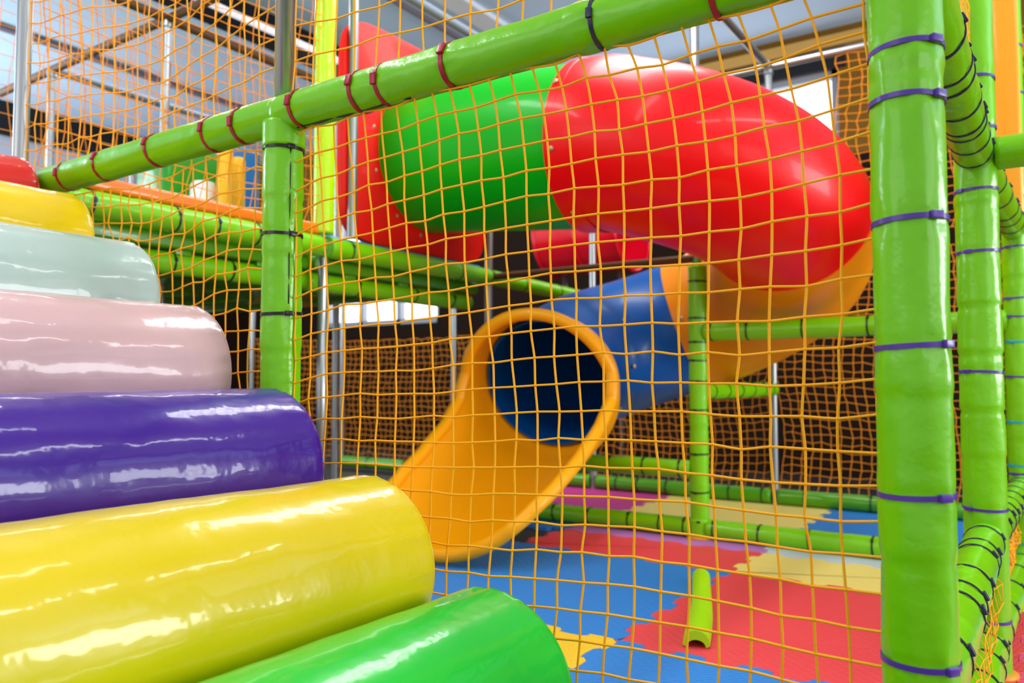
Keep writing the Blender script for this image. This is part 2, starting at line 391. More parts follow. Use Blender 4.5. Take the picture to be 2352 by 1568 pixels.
for a in (-2, -1):
    for b in (0, 1):
        mb = MB(); mb.box(G(a + 0.5, b + 0.5, 1.250) - U * (0.026 if a == -1 else 0), U, W, Z, M / 2 - (0.036 if a == -1 else 0.012), M / 2 - 0.012, 0.030, 0.008)
        nm = [['far left deck panel nearest the rollers seen from below', 'far left deck panel in the middle row seen from below', 'far left deck panel in the back row'],
              ['green deck panel underside behind the near deck edge beam', 'green deck panel underside left of the bare pole under the deck', 'green deck panel underside above the low bright window']][a + 2][b]
        root = tag(mb.build('deck_platform', DGREEN), nm, 'deck panel', 'deck panels')
        # battens under each panel
        for j in (-0.36, 0, 0.36):
            bb = MB(); bb.box(G(a + 0.5, b + 0.5, 1.211) + W * j, U, W, Z, M / 2 - 0.08, 0.035, 0.012, 0.006); bb.build('batten', DGREEN, root)
mb = MB(); mb.box(G(-0.02, 0.53, 1.381), U, W, Z, 0.036, M * 0.46, 0.024, 0.014)
tag(mb.build('edge_pad', ORANGEP), 'long orange edge pad lying on the near deck edge', 'pad')
mb = MB(); mb.box(G(-0.15, 1.5, 1.330), U, W, Z, 0.16, M * 0.465, 0.040, 0.012)
tag(mb.build('deck_mat', mat('teal_vinyl', (30, 160, 190), 0.35, 0.4)), 'thin teal mat edge under the red entry panel', 'mat')

# ------------------------------------------------------------------ rollers
rol = [(-2.293, 1.224), (-2.003, 1.080), (-1.709, 0.923), (-1.438, 0.753), (-1.153, 0.570), (-0.878, 0.417), (-0.607, 0.256)]
RR = 0.154
rc = [('red', (205, 22, 8), 'shiny red foam roller at the top of the roller stairs'),
      ('amber_yellow', (238, 200, 6), 'yellow foam roller between the red and the pale grey-green rollers'),
      ('pale_mint', (176, 198, 190), 'pale grey-green foam roller, third from the top'),
      ('pale_pink', (210, 170, 172), 'pale pink scuffed foam roller above the purple one'),
      ('purple', (56, 0, 138), 'glossy purple foam roller in the middle of the roller stairs'),
      ('yellow', (220, 192, 0), 'large glossy yellow foam roller between the purple and green rollers'),
      ('green', (20, 190, 50), 'bright green foam roller at the bottom of the picture')]
RL = 1.16
for i, ((s, z), (cn, rgb, lab)) in enumerate(zip(rol, rc)):
    m = mat('vinyl_' + cn, rgb, 0.30, 0.5, bump=0.10, bscale=14, mottle=0.05 if i != 3 else 0.13, mscale=5, stretch=(1, 1, 1), bdist=0.02)
    c1 = UW(s, -0.055, z); c0 = c1 - W * RL
    root = thing('foam_roller', lab, 'foam roller', V((c0.x, c0.y, z - RR)), 'foam rollers of the climbing stairs')
    rnd = random.Random(40 + i)
    d, a, b = frame_of(W)
    n = 96; rows = []
    N = 110
    ph = [rnd.uniform(0, 6.28) for _ in range(9)]
    xs = [RL * q / N for q in range(N + 1)]
    prof = []
    ed = 0.012
    for t in (0.0, 0.25, 0.5, 0.75): prof.append((-ed * 0 + ed * (1 - math.cos(t * PI / 2)), RR - ed + ed * math.sin(t * PI / 2)))
    prof += [(ed + (RL - 2 * ed) * q / N, RR) for q in range(N + 1)]
    for t in (0.25, 0.5, 0.75, 1.0): prof.append((RL - ed + ed * math.sin(t * PI / 2), RR - ed + ed * math.cos(t * PI / 2)))
    vs = []; fs = []
    pts = [rnd.uniform(0, 6.28) for _ in range(3)]
    for (x, r) in prof:
        e1 = RL - x
        for k in range(n):
            g = 2 * PI * k / n
            cg, sg = math.cos(g), math.sin(g)
            q = 0.0030 * NZ.noise(V((x * 3.5 + i * 7, cg * 0.9, sg * 0.9))) + 0.0013 * NZ.noise(V((x * 11 + i * 3, cg * 3.0, sg * 3.0))) + 0.0005 * NZ.noise(V((x * 34, cg * 8, sg * 8 + i)))
            # gathers near the stitched ends, and a long crease
            q += 0.0016 * math.sin(34 * g + ph[3] + 2 * math.sin(3 * g)) * math.exp(-e1 / 0.035) + 0.0011 * math.sin(19 * g + ph[4]) * math.exp(-e1 / 0.09)
            if abs(e1) < ed * 0.9: q *= 0.5
            vs.append(c0 + d * x + (a * math.cos(g) + b * math.sin(g)) * (r + q))
    Rn = len(prof)
    for q in range(Rn - 1):
        for k in range(n):
            l = (k + 1) % n
            fs.append((q * n + k, q * n + l, (q + 1) * n + l, (q + 1) * n + k))
    mb = MB(); mb.add(vs, fs); mb.build('roller_cover', m, root)
    for sgn, c in ((1, c1), (-1, c0)):
        e = MB(); vs = []; fs = []
        rr = [0.0, 0.06, 0.11, RR - ed]
        for qi, r in enumerate(rr[1:]):
            for k in range(n):
                g = 2 * PI * k / n
                bul = 0.010 * (1 - (r / RR) ** 2)
                vs.append(c + d * (sgn * bul) + (a * math.cos(g) + b * math.sin(g)) * (r * 1.002))
        vs.append(c + d * (sgn * 0.010))
        for qi in range(2):
            for k in range(n):
                l = (k + 1) % n
                fs.append((qi * n + k, qi * n + l, (qi + 1) * n + l, (qi + 1) * n + k))
        for k in range(n): fs.append((3 * n, (k + 1) % n, k))
        e.add(vs, fs); e.build('end_cap', m, root)
    pp = MB(); pp.tube([c1 + (a * math.cos(2 * PI * k / 72) + b * math.sin(2 * PI * k / 72)) * (RR - ed * 0.55) - d * 0.001 for k in range(72)], 0.0022, 6, closed=True)
    pp.build('seam_piping', m, root)
# sloping board carrying the rollers
mb = MB()
sl = (UW(rol[-1][0], 0, rol[-1][1]) - UW(rol[0][0], 0, rol[0][1])).normalized(); nn = W.cross(sl).normalized()
if nn.z < 0: nn = -nn
mid = (UW(rol[-1][0], 0, rol[-1][1]) + UW(rol[0][0], 0, rol[0][1])) / 2 - W * (RL / 2 + 0.055) - nn * (RR + 0.050)
mb.box(mid, sl, W, nn, 1.02, RL / 2 - 0.03, 0.018, 0.008)
tag(mb.build('ramp_board', mat('plywood', (150, 112, 70), 0.6)), 'sloping board underneath the foam rollers', 'board')

# ------------------------------------------------------------------ nets
def net(name, label, P00, Uv, Vv, nc, nr, r, m, fn=None, k=5, sub=2, knot=1.7, group='safety nets', jit=0.003, seed=1, skip=None):
    """P00 lower corner, Uv along, Vv up; nc x nr cells; fn(fu, fv) -> offset vector"""
    rnd = random.Random(seed)
    un = Uv.normalized(); vn = Vv.normalized(); on = un.cross(vn)
    pts = {}
    for i in range(nc + 1):
        for j in range(nr + 1):
            p = P00 + Uv * (i / nc) + Vv * (j / nr)
            if fn: p = p + fn(i / nc, j / nr)
            p = p + un * rnd.gauss(0, jit) + vn * rnd.gauss(0, jit) + on * rnd.gauss(0, jit)
            pts[i, j] = p
    mb = MB()
    def strand(ps):
        out = []
        for q in range(len(ps) - 1):
            a = ps[max(q - 1, 0)]; b = ps[q]; c = ps[q + 1]; d = ps[min(q + 2, len(ps) - 1)]
            for t in range(sub):
                x = t / sub
                out.append(b * (1 - x) + c * x + ((c - a) * 0.25 * (x * (1 - x) ** 2) - (d - b) * 0.25 * (x * x * (1 - x))) if sub > 1 else b)
        out.append(ps[-1])
        mb.tube(out, r, k, caps=False)
    for i in range(nc + 1):
        ps = [pts[i, j] for j in range(nr + 1)]
        strand(ps)
    for j in range(nr + 1):
        strand([pts[i, j] for i in range(nc + 1)])
    if knot:
        for p in pts.values(): mb.ball(p, r * knot, 6, 4)
    return tag(mb.build(name, m), label, 'net', group)
ex = math.exp
ztop = ZB - 0.042
hN = ztop - 0.05
def f_main(fu, fv):
    zz = (1 - fv) * hN                       # distance below the beam
    dz = -0.040 * ex(-fu / 0.10) + 0.022 * max(0, (fu - 0.45) / 0.55) ** 1.5 + 0.008 * math.sin(fu * 9 + 0.8 + fv * 3)
    dz *= min(1, zz / 0.12 + 0.15)
    dz += 0.012 * ex(-zz / 0.06) * math.sin(fu * 40)*0.4
    du = -0.050 * ex(-zz / 0.14) * (0.35 + 0.65 * min(1, fu * 2)) * (1 - 0.3 * fu) + 0.006 * math.sin(fv * 11 + fu * 6)
    if fu < 0.06 or fu > 0.97: du *= 0.3
    dw = 0.02 * math.sin(fu * PI) * math.sin(fv * PI)
    return U * du + Z * dz + W * dw
RN = 0.0019
net('safety_net', 'large orange net stretched between the middle post and the nearest post', G(1, 0, 0.05) + U * 0.045 , U * (M - 0.085), Z * hN, 25, 27, RN, NETM, f_main, 6, 3, 1.55, jit=0.0013, seed=3)
def f_left(fu, fv):
    dz = -0.05 * ex(-(1 - fu) / 0.15) * 0.4 - 0.03 * math.sin(fu * PI) + 0.01 * math.sin(fu * 12 + fv * 4)
    return Z * dz + U * (0.012 * math.sin(fv * 7)) + W * 0.02 * math.sin(fu * PI) * math.sin(fv * PI)
net('safety_net', 'orange net behind the ends of the foam rollers, left of the middle post', G(0, 0, 0.05) + U * 0.05, U * (M - 0.10), Z * hN, 24, 27, RN, NETM, f_left, 5, 2, 1.5, jit=0.003, seed=4)
zu = ZB + 0.042; hU = ZT - 0.03 - zu
def f_up(fu, fv):
    s = ex(-fv / 0.06)
    return Z * (0.02 * math.sin(fu * 8) - 0.03 * math.sin(fu * PI) + 0.03 * ex(-fu / 0.08)) * min(1, fv * 6) + U * (0.006 * math.sin(fv * 6 + fu * 3)) + W * 0.015 * math.sin(fu * PI)
net('safety_net', 'orange net above the large beam right of the bare steel pole', G(1, 0, zu) + U * 0.03, U * (M - 0.06), Z * hU, 20, 20, RN, NETM, f_up, 5, 2, 1.5, jit=0.0022, seed=5)
net('safety_net', 'orange net above the beam between the far left steel pole and the middle post', G(0, 0, zu) + U * 0.03, U * (M - 0.06), Z * hU, 20, 20, RN, NETM, f_up, 5, 2, 1.6, jit=0.0022, seed=6)
def f_sag(fu, fv): return Z * (-0.05 * math.sin(fu * PI) * (0.3 + fv)) + W * 0.03 * math.sin(fv * PI) + U * 0.02 * math.sin(fv * 9)
def f_sagw(fu, fv): return Z * (-0.05 * math.sin(fu * PI) * (0.3 + fv)) + U * 0.03 * math.sin(fv * PI) + W * 0.02 * math.sin(fv * 9)
net('safety_net', 'blurred orange net running back along the deck edge at upper left', G(0, 0, 1.40) + W * 0.05, W * (M - 0.1), Z * (ZT - 1.42), 20, 20, 0.0018, NETF, f_sagw, 4, 1, 1.6, jit=0.0025, seed=7)
net('safety_net', 'sagging orange net far left beyond the deck with drooping folds', G(-1, 0, 1.38), W * (2 * M), Z * (ZT - 1.42), 36, 18, 0.0017, NETF, f_sagw, 4, 1, 1.6, jit=0.004, seed=9)
net('safety_net', 'dim net hanging under the deck below the low bright window', G(-3, 3, 0.11), U * (3 * M - 0.03), Z * 1.02, 62, 20, 0.0023, NETF, f_sag, 4, 1, 0, jit=0.005, seed=10)
net('safety_net', 'orange back net behind the knee-height rail and the blue tube', G(0, 3, 0.11) + U * 0.03, U * (M - 0.06), Z * 1.16, 23, 24, 0.0021, NETF, f_sag, 4, 1, 1.5, jit=0.004, seed=11)
net('safety_net', 'orange back net right of the thin grey pole behind the nearest post', G(1, 3, 0.11) + U * 0.03, U * (2.2 * M), Z * 1.40, 50, 30, 0.0021, NETF, f_sag, 4, 1, 1.5, jit=0.004, seed=12)
net('safety_net', 'orange net panel hanging below the grey pipe beside the bright window', G(1.31, 3, 1.55), U * (1.9 * M), Z * (ZT - 1.57), 36, 22, 0.0024, NETF, f_sag, 4, 1, 1.5, jit=0.004, seed=13)
net('safety_net', 'orange net above the head-height beam on the right side', G(2, 0, zu) + W * 0.05, W * (M - 0.1), Z * hU, 24, 24, 0.0013, NETM, None, 4, 1, 1.5, jit=0.0022, seed=15)
net('safety_net', 'orange net above the beam between the two right hand posts', G(2, 1, zu) + W * 0.05, W * (M - 0.1), Z * hU, 24, 24, 0.0013, NETM, None, 4, 1, 1.5, jit=0.0022, seed=16)
net('safety_net', 'narrow orange net between lower rail and bottom rail on the right', G(2, 0, 0.13) + W * 0.06, W * (M - 0.1), Z * 0.18, 25, 4, 0.0012, NETM, f_sagw, 4, 1, 1.5, jit=0.004, seed=17)
net('safety_net', 'narrow bunched orange net under the lower rail at the right edge', G(2, 1, 0.13) + W * 0.06, W * (M - 0.1), Z * 0.18, 34, 4, 0.0017, NETM, f_sagw, 4, 1, 1.5, jit=0.006, seed=18)

# ------------------------------------------------------------------ tube slide
GRN = mat('green_slide_plastic', (0, 176, 14), 0.36, 0.12, spec=0.4)
RED = mat('red_slide_plastic', (244, 0, 8), 0.36, 0.12, spec=0.4)
ORA = mat('amber_slide_plastic', (240, 142, 6), 0.4, 0.15, spec=0.4)
BLU = mat('blue_slide_plastic', (0, 82, 165), 0.4, 0.1, spec=0.45)
YEL = mat('yellow_slide_plastic', (255, 170, 0), 0.4, 0.12, spec=0.45)
BOLT = mat('bolt_metal', (190, 170, 130), 0.35, metal=0.6)
RT = 0.352
Pc = UW(-2.44, 1.86)                 # centre of the entry hole, behind the deck edge poles
S0 = Pc + Z * 1.835
RH = 0.56
Cc = UW(-1.35, 2.42)                 # the spiral turns round the middle post
S1 = Cc - W * RH + Z * 1.735
SB = S1 - U * 0.11 + Z * 0.010       # where the red section starts
def helix(th, z):                     # th = turn in radians from the start
    a = th
    return Cc + V((math.sin(a), -math.cos(a), 0)) * RH + Z * z
def zprof(th):
    K = [(0, 1.735), (PI / 4, 1.600), (PI / 2, 1.445), (0.75 * PI, 1.260), (PI, 1.085), (1.25 * PI, 0.940), (1.5556 * PI, 0.785)]
    for (a, x), (b, y) in zip(K, K[1:]):
        if th <= b:
            t = (th - a) / (b - a); return x + (y - x) * t
    return K[-1][1]
sl = thing('tube_slide', 'spiral tube slide of green, red, amber and blue sections with a yellow exit chute', 'slide', V((Cc.x, Cc.y, 0.0)))
def shell(path, radii, name, m, n=72, thick=0.012):
    mb = MB()
    mb.tube(path, radii, n, caps=False)
    inner = MB(); inner.tube(path, [r - thick for r in radii], n, caps=False)
    mb.add(inner.v, [tuple(reversed(f)) for f in inner.f])
    N = len(path); o = N * n
    fs = []
    for k in range(n):
        l = (k + 1) % n
        fs.append((k, o + k, o + l, l)); a = (N - 1) * n
        fs.append((a + k, a + l, o + a + l, o + a + k))
    mb.f += fs
    return mb.build(name, m, sl, auto=0.9)
def lin(a, b, n): return [a + (b - a) * (i / n) for i in range(n + 1)]
pg = lin(S0 - U * 0.02, SB + U * 0.02, 24)
gs = shell(pg, [RT] * 25, 'tube_section', GRN); gs['label'] = 'green straight section'
pr = lin(SB - U * 0.02, S1, 4)[:-1] + [helix(PI / 2 * i / 28, zprof(PI / 2 * i / 28)) for i in range(29)]
rr = [RT + 0.014] * 4 + [RT + 0.012 - 0.006 * min(1, i / 2) for i in range(29)]
rs = shell(pr, rr, 'tube_section', RED); rs['label'] = 'red bent section'
# raised lip line of the red section
lp = MB(); d, a, b = frame_of(U)
cc = SB + U * 0.045
lp.tube([cc + (a * math.cos(2 * PI * k / 72) + b * math.sin(2 * PI * k / 72)) * (RT + 0.008) for k in range(72)], 0.005, 6, closed=True)
lp.build('section_rib', RED, sl)
A_O, A_B = PI / 2, 1.083 * PI
po = [helix(A_O + (A_B - A_O) * i / 28 - 0.02, zprof(A_O + (A_B - A_O) * i / 28)) for i in range(29)]
os_ = shell(po, [RT + 0.010] * 29, 'tube_section', ORA); os_['label'] = 'amber bent section'
th_e = 1.5556 * PI
hd = V((math.cos(th_e), math.sin(th_e), 0))        # heading of the exit
Mx = helix(th_e, 0.785) + hd * 0.21 - Z * 0.085     # middle of the exit mouth
pb = [helix(A_B + (th_e - A_B) * i / 30 - 0.02, zprof(A_B + (th_e - A_B) * i / 30)) for i in range(31)]
pb += lin(pb[-1], Mx - hd * 0.06 + Z * 0.024, 6)[1:]
bs = shell(pb, [RT + 0.006] * 22 + [RT + 0.006 - 0.032 * min(1, i / 10) for i in range(15)], 'tube_section', BLU); bs['label'] = 'blue bent section'
# flange rings where sections meet
def ring(c, ax, r, w, m, name='flange'):
    d, a, b = frame_of(ax); mb = MB(); n = 72; vs = []; fs = []
    pr_ = [(-w, r - 0.02), (-w, r + 0.012), (w, r + 0.012), (w, r - 0.02)]
    for k in range(n):
        g = 2 * PI * k / n
        for x, q in pr_: vs.append(c + d * x + (a * math.cos(g) + b * math.sin(g)) * q)
    for k in range(n):
        l = (k + 1) % n
        for q in range(4): fs.append((k * 4 + q, k * 4 + (q + 1) % 4, l * 4 + (q + 1) % 4, l * 4 + q))
    mb.add(vs, fs); return mb.build(name, m, sl, auto=0.6)
# exit chute
ang = th_e
hd = V((math.cos(ang), math.sin(ang), 0))        # heading at the end of the blue section
CL = 0.80
SLP = 0.38                                         # slope of the tube where it ends
def zf(t): return 0.916 * t + 0.968 * t * t - 0.884 * t ** 3
def rad_t(t): return RT - 0.014 + 0.046 * max(0, min(1, (t + 0.16) / 0.2)) + 0.06 * max(0, t) ** 1.2
def chute_frame(t):
    if t <= 0: s_ = SLP
    else: s_ = SLP * (0.916 + 1.936 * t - 2.652 * t * t) / 0.916
    tg = (hd - Z * s_).normalized(); side = tg.cross(Z).normalized()
    return tg, side, side.cross(tg)
def chute_mid(t):
    p = V((Mx.x, Mx.y, 0)) + hd * (t * CL) + hd.cross(Z) * (0.13 * max(0, t) ** 1.3)
    up0 = chute_frame(0)[2]
    if t <= 0: return p + Z * (Mx.z - t * CL * SLP)
    b0 = Mx - up0 * rad_t(0)
    bz = b0.z - (b0.z - 0.054) * zf(t)
    bx = hd * (-up0.dot(hd) * rad_t(0) * (1 - t))
    return V((p.x, p.y, 0)) + bx + Z * bz + chute_frame(t)[2] * rad_t(t)
def t_edge(phi):                                   # phi from the bottom, 0..pi
    g = abs(phi) * 180 / PI
    K = [(0, 1.0), (25, 0.985), (42, 0.94), (54, 0.84), (62, 0.66), (69, 0.44), (77, 0.24), (88, 0.11), (105, 0.05), (160, 0.04), (180, 0.04)]
    for (a, x), (b, y) in zip(K, K[1:]):
        if g <= b:
            q = (g - a) / (b - a); q = q * q * (3 - 2 * q) * 0.5 + q * 0.5
            return x + (y - x) * q
    return K[-1][1]
def chute_p(t, phi, dr=0.0):
    tg, sd, up = chute_frame(t); R = rad_t(t)
    c = chute_mid(t)
    return c + (sd * math.sin(phi) - up * math.cos(phi)) * (R + dr)
NP, NT = 96, 30
mb = MB(); vs = []; fs = []
for L in (0.0, -0.014):
    for k in range(NP):
        phi = -PI + 2 * PI * k / NP
        te = t_edge(phi)
        for j in range(NT + 1):
            vs.append(chute_p(-0.16 + (te + 0.16) * j / NT, phi, L))
o = NP * (NT + 1)
for k in range(NP):
    l = (k + 1) % NP
    for j in range(NT):
        a0, b0, c0, d0 = k * (NT + 1) + j, l * (NT + 1) + j, l * (NT + 1) + j + 1, k * (NT + 1) + j + 1
        fs.append((a0, b0, c0, d0)); fs.append((o + a0, o + d0, o + c0, o + b0))
    for j, fl in ((0, 1), (NT, 0)):
        q = (k * (NT + 1) + j, l * (NT + 1) + j, o + l * (NT + 1) + j, o + k * (NT + 1) + j)
        fs.append(q if not fl else tuple(reversed(q)))
mb.add(vs, fs)
ch = mb.build('exit_chute', YEL, sl, auto=1.0); ch['label'] = 'yellow open exit chute'
rm = MB(); rm.tube([chute_p(t_edge(-PI + 2 * PI * k / 160), -PI + 2 * PI * k / 160, -0.006) for k in range(160)], 0.029, 14, closed=True)
rm.build('rolled_rim', YEL, ch)
# entry panel: a rounded square with the tube's hole, on the deck edge
ep = MB(); n = 96; vs = []; fs = []
pz0, pz1 = 1.372, 2.40; hw = 0.535
def sq(g):
    c, s = math.cos(g), math.sin(g); e = 2 / 7.0
    return (abs(c) ** e * (1 if c >= 0 else -1), abs(s) ** e * (1 if s >= 0 else -1))
pcx = Pc + Z * ((pz0 + pz1) / 2)
lay = []
for th_ in (-0.018, 0.018):
    lay.append([pcx + W * (sq(2 * PI * k / n)[0] * hw) + Z * (sq(2 * PI * k / n)[1] * (pz1 - pz0) / 2) + U * th_ for k in range(n)])
    lay.append([S0 + U * (th_ + (0.0 if th_ < 0 else 0.03)) + W * (math.cos(2 * PI * k / n) * (RT + (0.0 if th_ < 0 else 0.06))) + Z * (math.sin(2 * PI * k / n) * (RT + (0 if th_ < 0 else 0.06))) for k in range(n)])
lay.append([S0 + U * 0.06 + W * (math.cos(2 * PI * k / n) * (RT + 0.045)) + Z * (math.sin(2 * PI * k / n) * (RT + 0.045)) for k in range(n)])
lay.append([S0 + U * 0.06 + W * (math.cos(2 * PI * k / n) * RT) + Z * (math.sin(2 * PI * k / n) * RT) for k in range(n)])
order = [1, 0, 2, 3, 4, 5, 1]
for L in lay: vs += L
for A, B in zip(order, order[1:]):
    for k in range(n):
        l = (k + 1) % n
        fs.append((A * n + k, A * n + l, B * n + l, B * n + k))
ep.add(vs, fs)
e_ = ep.build('entry_panel', mat('orange_red_plastic', (244, 24, 4), 0.5, 0.05, spec=0.3), sl, auto=0.8); e_['label'] = 'orange-red entry panel'
def bolt(p, nrm, r=0.011):
    b = MB(); b.tube([p, p + nrm * 0.006, p + nrm * 0.010], [r, r, r * 0.6], 12); b.build('bolt', BOLT, sl)
for g in (100, 135, 170, 200, 235, 262):
    q = math.radians(g)
    bolt(S0 + U * 0.052 + W * (math.cos(q) * (RT + 0.035)) + Z * (math.sin(q) * (RT + 0.035)), (U - W * 0.5).normalized())
for g in (150, 195, 240):
    q = math.radians(g); rd = W * math.cos(q) + Z * math.sin(q)
    bolt(SB + U * 0.012 + rd * (RT + 0.014), rd)
for th_, zz in ((PI + 0.09, 0), (1.45 * PI, 0)):
    c = helix(th_, zprof(th_))
    for g in (-0.5, -0.05, 0.4):
        rd = (toward_cam(c) * math.cos(g) + Z * math.sin(g)).normalized()
        hdv = V((math.cos(th_), math.sin(th_), 0)); rd = (rd - hdv * rd.dot(hdv)).normalized()
        bolt(c + rd * (RT + 0.005), rd)
# second tube beyond the deck corner
t2 = thing('slide_tube', 'glossy red tube seen low behind the green tube, beyond the deck corner', 'slide tube', G(0, 3.4, 0.02))
m2 = MB(); A2 = G(-0.50, 3.4, 1.84); B2 = G(0.06, 3.4, 1.84)
m2.tube(lin(A2, B2, 10), [0.30] * 11, 48, caps=False); m2.build('tube_section', mat('red_gloss_plastic', (226, 10, 40), 0.2, 0.6), t2)
for x in (0.0, 0.5, 1.0):
    r_ = MB(); c = A2 + (B2 - A2) * x; d, a, b = frame_of(U)
    r_.tube([c + (a * math.cos(2 * PI * k / 48) + b * math.sin(2 * PI * k / 48)) * 0.303 for k in range(48)], 0.012, 8, closed=True); r_.build('flange', MATS['red_gloss_plastic'], t2)
for x in (0.15, 0.85):
    c = A2 + (B2 - A2) * x
    l_ = MB(); l_.tube([V((c.x, c.y, 0.02)), V((c.x, c.y, 1.55))], 0.02, 14); l_.build('support_leg', STEEL, t2)

# ------------------------------------------------------------------ floor and puzzle mats
fm = MB(); fm.box(UW(-1.4, 0.9, -0.05), U, W, Z, 7.2, 4.7, 0.05)
o = fm.build('floor', mat('floor_grey', (52, 44, 42), 0.5, mottle=0.1), smooth=False); struct(o)
def matmat(name, rgb):
    m = bpy.data.materials.new(name); m.use_nodes = True
    nt = m.node_tree; b = nt.nodes['Principled BSDF']; b.inputs['Base Color'].default_value = srgb(rgb); b.inputs['Roughness'].default_value = 0.55
    tc = nt.nodes.new('ShaderNodeTexCoord')
    mp = nt.nodes.new('ShaderNodeMapping'); mp.inputs['Rotation'].default_value = (0, 0, 0.7)
    w1 = nt.nodes.new('ShaderNodeTexWave'); w1.inputs['Scale'].default_value = 22; w1.inputs['Distortion'].default_value = 0.6
    w2 = nt.nodes.new('ShaderNodeTexWave'); w2.bands_direction = 'Y'; w2.inputs['Scale'].default_value = 12
    mul = nt.nodes.new('ShaderNodeMath'); mul.operation = 'MULTIPLY'
    bp = nt.nodes.new('ShaderNodeBump'); bp.inputs['Strength'].default_value = 0.45; bp.inputs['Distance'].default_value = 0.004
    L = nt.links.new
    L(tc.outputs['Object'], mp.inputs['Vector']); L(mp.outputs['Vector'], w1.inputs['Vector']); L(mp.outputs['Vector'], w2.inputs['Vector'])
    L(w1.outputs['Fac'], mul.inputs[0]); L(w2.outputs['Fac'], mul.inputs[1]); L(mul.outputs[0], bp.inputs['Height']); L(bp.outputs['Normal'], b.inputs['Normal'])
    return m
MC = {'red': matmat('mat_red', (240, 70, 76)), 'blue': matmat('mat_blue', (40, 132, 214)), 'yellow': matmat('mat_yellow', (250, 200, 40)),
      'cream': matmat('mat_cream', (250, 226, 120)), 'pink': matmat('mat_pink', (238, 84, 120)), 'lavender': matmat('mat_lavender', (196, 120, 206)),
      'white': matmat('mat_white', (206, 216, 224)), 'magenta': matmat('mat_magenta', (206, 50, 140))}
ub = [-3.73, -2.78, -1.83, -0.88, 0.07, 1.02, 1.97]
wb = [-1.95, -1.0, -0.05, 0.90, 1.85, 2.24, 2.74, 3.66]
grid = [  # rows from the viewer outwards
    [None, None, None, 'pink', 'blue', None],
    [None, None, 'blue', 'cream', 'pink', None],
    [None, 'pink', 'yellow', 'blue', 'yellow', 'blue'],
    [None, 'blue', 'blue', 'red', 'pink', 'yellow'],
    [None, 'yellow', 'red', 'cream', 'yellow', 'blue'],
    [None, 'blue', 'lavender', 'white', 'blue', 'pink'],
    [None, 'magenta', 'cream', 'blue', None, None]]
desc = {(3, 3): 'large red mat with the lime foam piece on it', (3, 2): 'blue mat in front of the yellow chute', (2, 3): 'blue mat at the bottom edge below the red mat',
        (2, 2): 'yellow mat corner beside the green roller', (4, 2): 'red mat strip behind the blue mat, left of the cream one', (4, 3): 'cream mat behind the large red mat',
        (5, 2): 'lavender mat strip in front of the bottom rail', (5, 3): 'pale grey mat strip in front of the bottom rail', (6, 1): 'magenta mat beyond the bottom rail behind the chute',
        (6, 2): 'pale cream mat beyond the bottom rail', (6, 3): 'blue mat beyond the rail beside the nearest post', (3, 4): 'pink mat at the lower right corner outside the rails',
        (4, 4): 'yellow mat at the right edge outside the rails', (5, 4): 'blue mat strip at the right edge outside the rails', (2, 4): 'yellow mat below the second post foot',
        (5, 1): 'blue mat strip under the chute left of the lavender one', (3, 1): 'blue mat under the chute lip'}
TT = 0.020
def teeth(p, q, outw, idx):
    """interlocking edge from p to q; the same teeth for both neighbours"""
    L = (q - p).length; n = max(4, int(round(L / 0.085)))
    d = (q - p) / n; pts = []
    A = 0.014
    for i in range(n):
        s = A if i % 2 == 0 else -A
        b = p + d * i
        pts += [b + d * 0.10 + outw * s * 0.0, b + d * -0.02 + outw * s * 0.9 if False else b + d * 0.08 + outw * s, b + d * 0.5 + outw * s * 1.15, b + d * 0.92 + outw * s]
    return pts
for r in range(len(grid)):
    for c in range(len(grid[0])):
        cn = grid[r][c]
        if not cn or (r, c) not in desc: continue
        a = UW(ub[c], wb[r]); b = UW(ub[c + 1], wb[r]); e = UW(ub[c + 1], wb[r + 1]); f = UW(ub[c], wb[r + 1])
        ring_ = teeth(a, b, W, 0) + teeth(b, e, U, 1) + list(reversed(teeth(f, e, W, 0))) + list(reversed(teeth(a, f, U, 1)))
        ctr = (a + b + e + f) / 4
        # shrink a hair so neighbours only touch, top edge softened
        ring2 = [ctr + (p - ctr) * 0.9992 for p in ring_]
        n = len(ring2); mb = MB()
        vs = [p + Z * 0.0005 for p in ring2] + [p + Z * (TT - 0.002) for p in ring2] + [ctr + (p - ctr) * 0.997 + Z * TT for p in ring2]
        fs = []
        for k in range(n):
            l = (k + 1) % n
            fs.append((k, l, n + l, n + k)); fs.append((n + k, n + l, 2 * n + l, 2 * n + k))
        fs.append(tuple(2 * n + k for k in range(n)))
        mb.add(vs, fs)
        lab = desc[r, c]
        o = mb.build('puzzle_mat', MC[cn], smooth=False)
        tag(o, lab.replace(' mat', ' foam puzzle mat', 1), 'floor mat', 'interlocking floor mats')
        import bmesh
        bm = bmesh.new(); bm.from_mesh(o.data); bmesh.ops.triangulate(bm, faces=[q for q in bm.faces if len(q.verts) > 4]); bmesh.ops.recalc_face_normals(bm, faces=bm.faces); bm.to_mesh(o.data); bm.free()
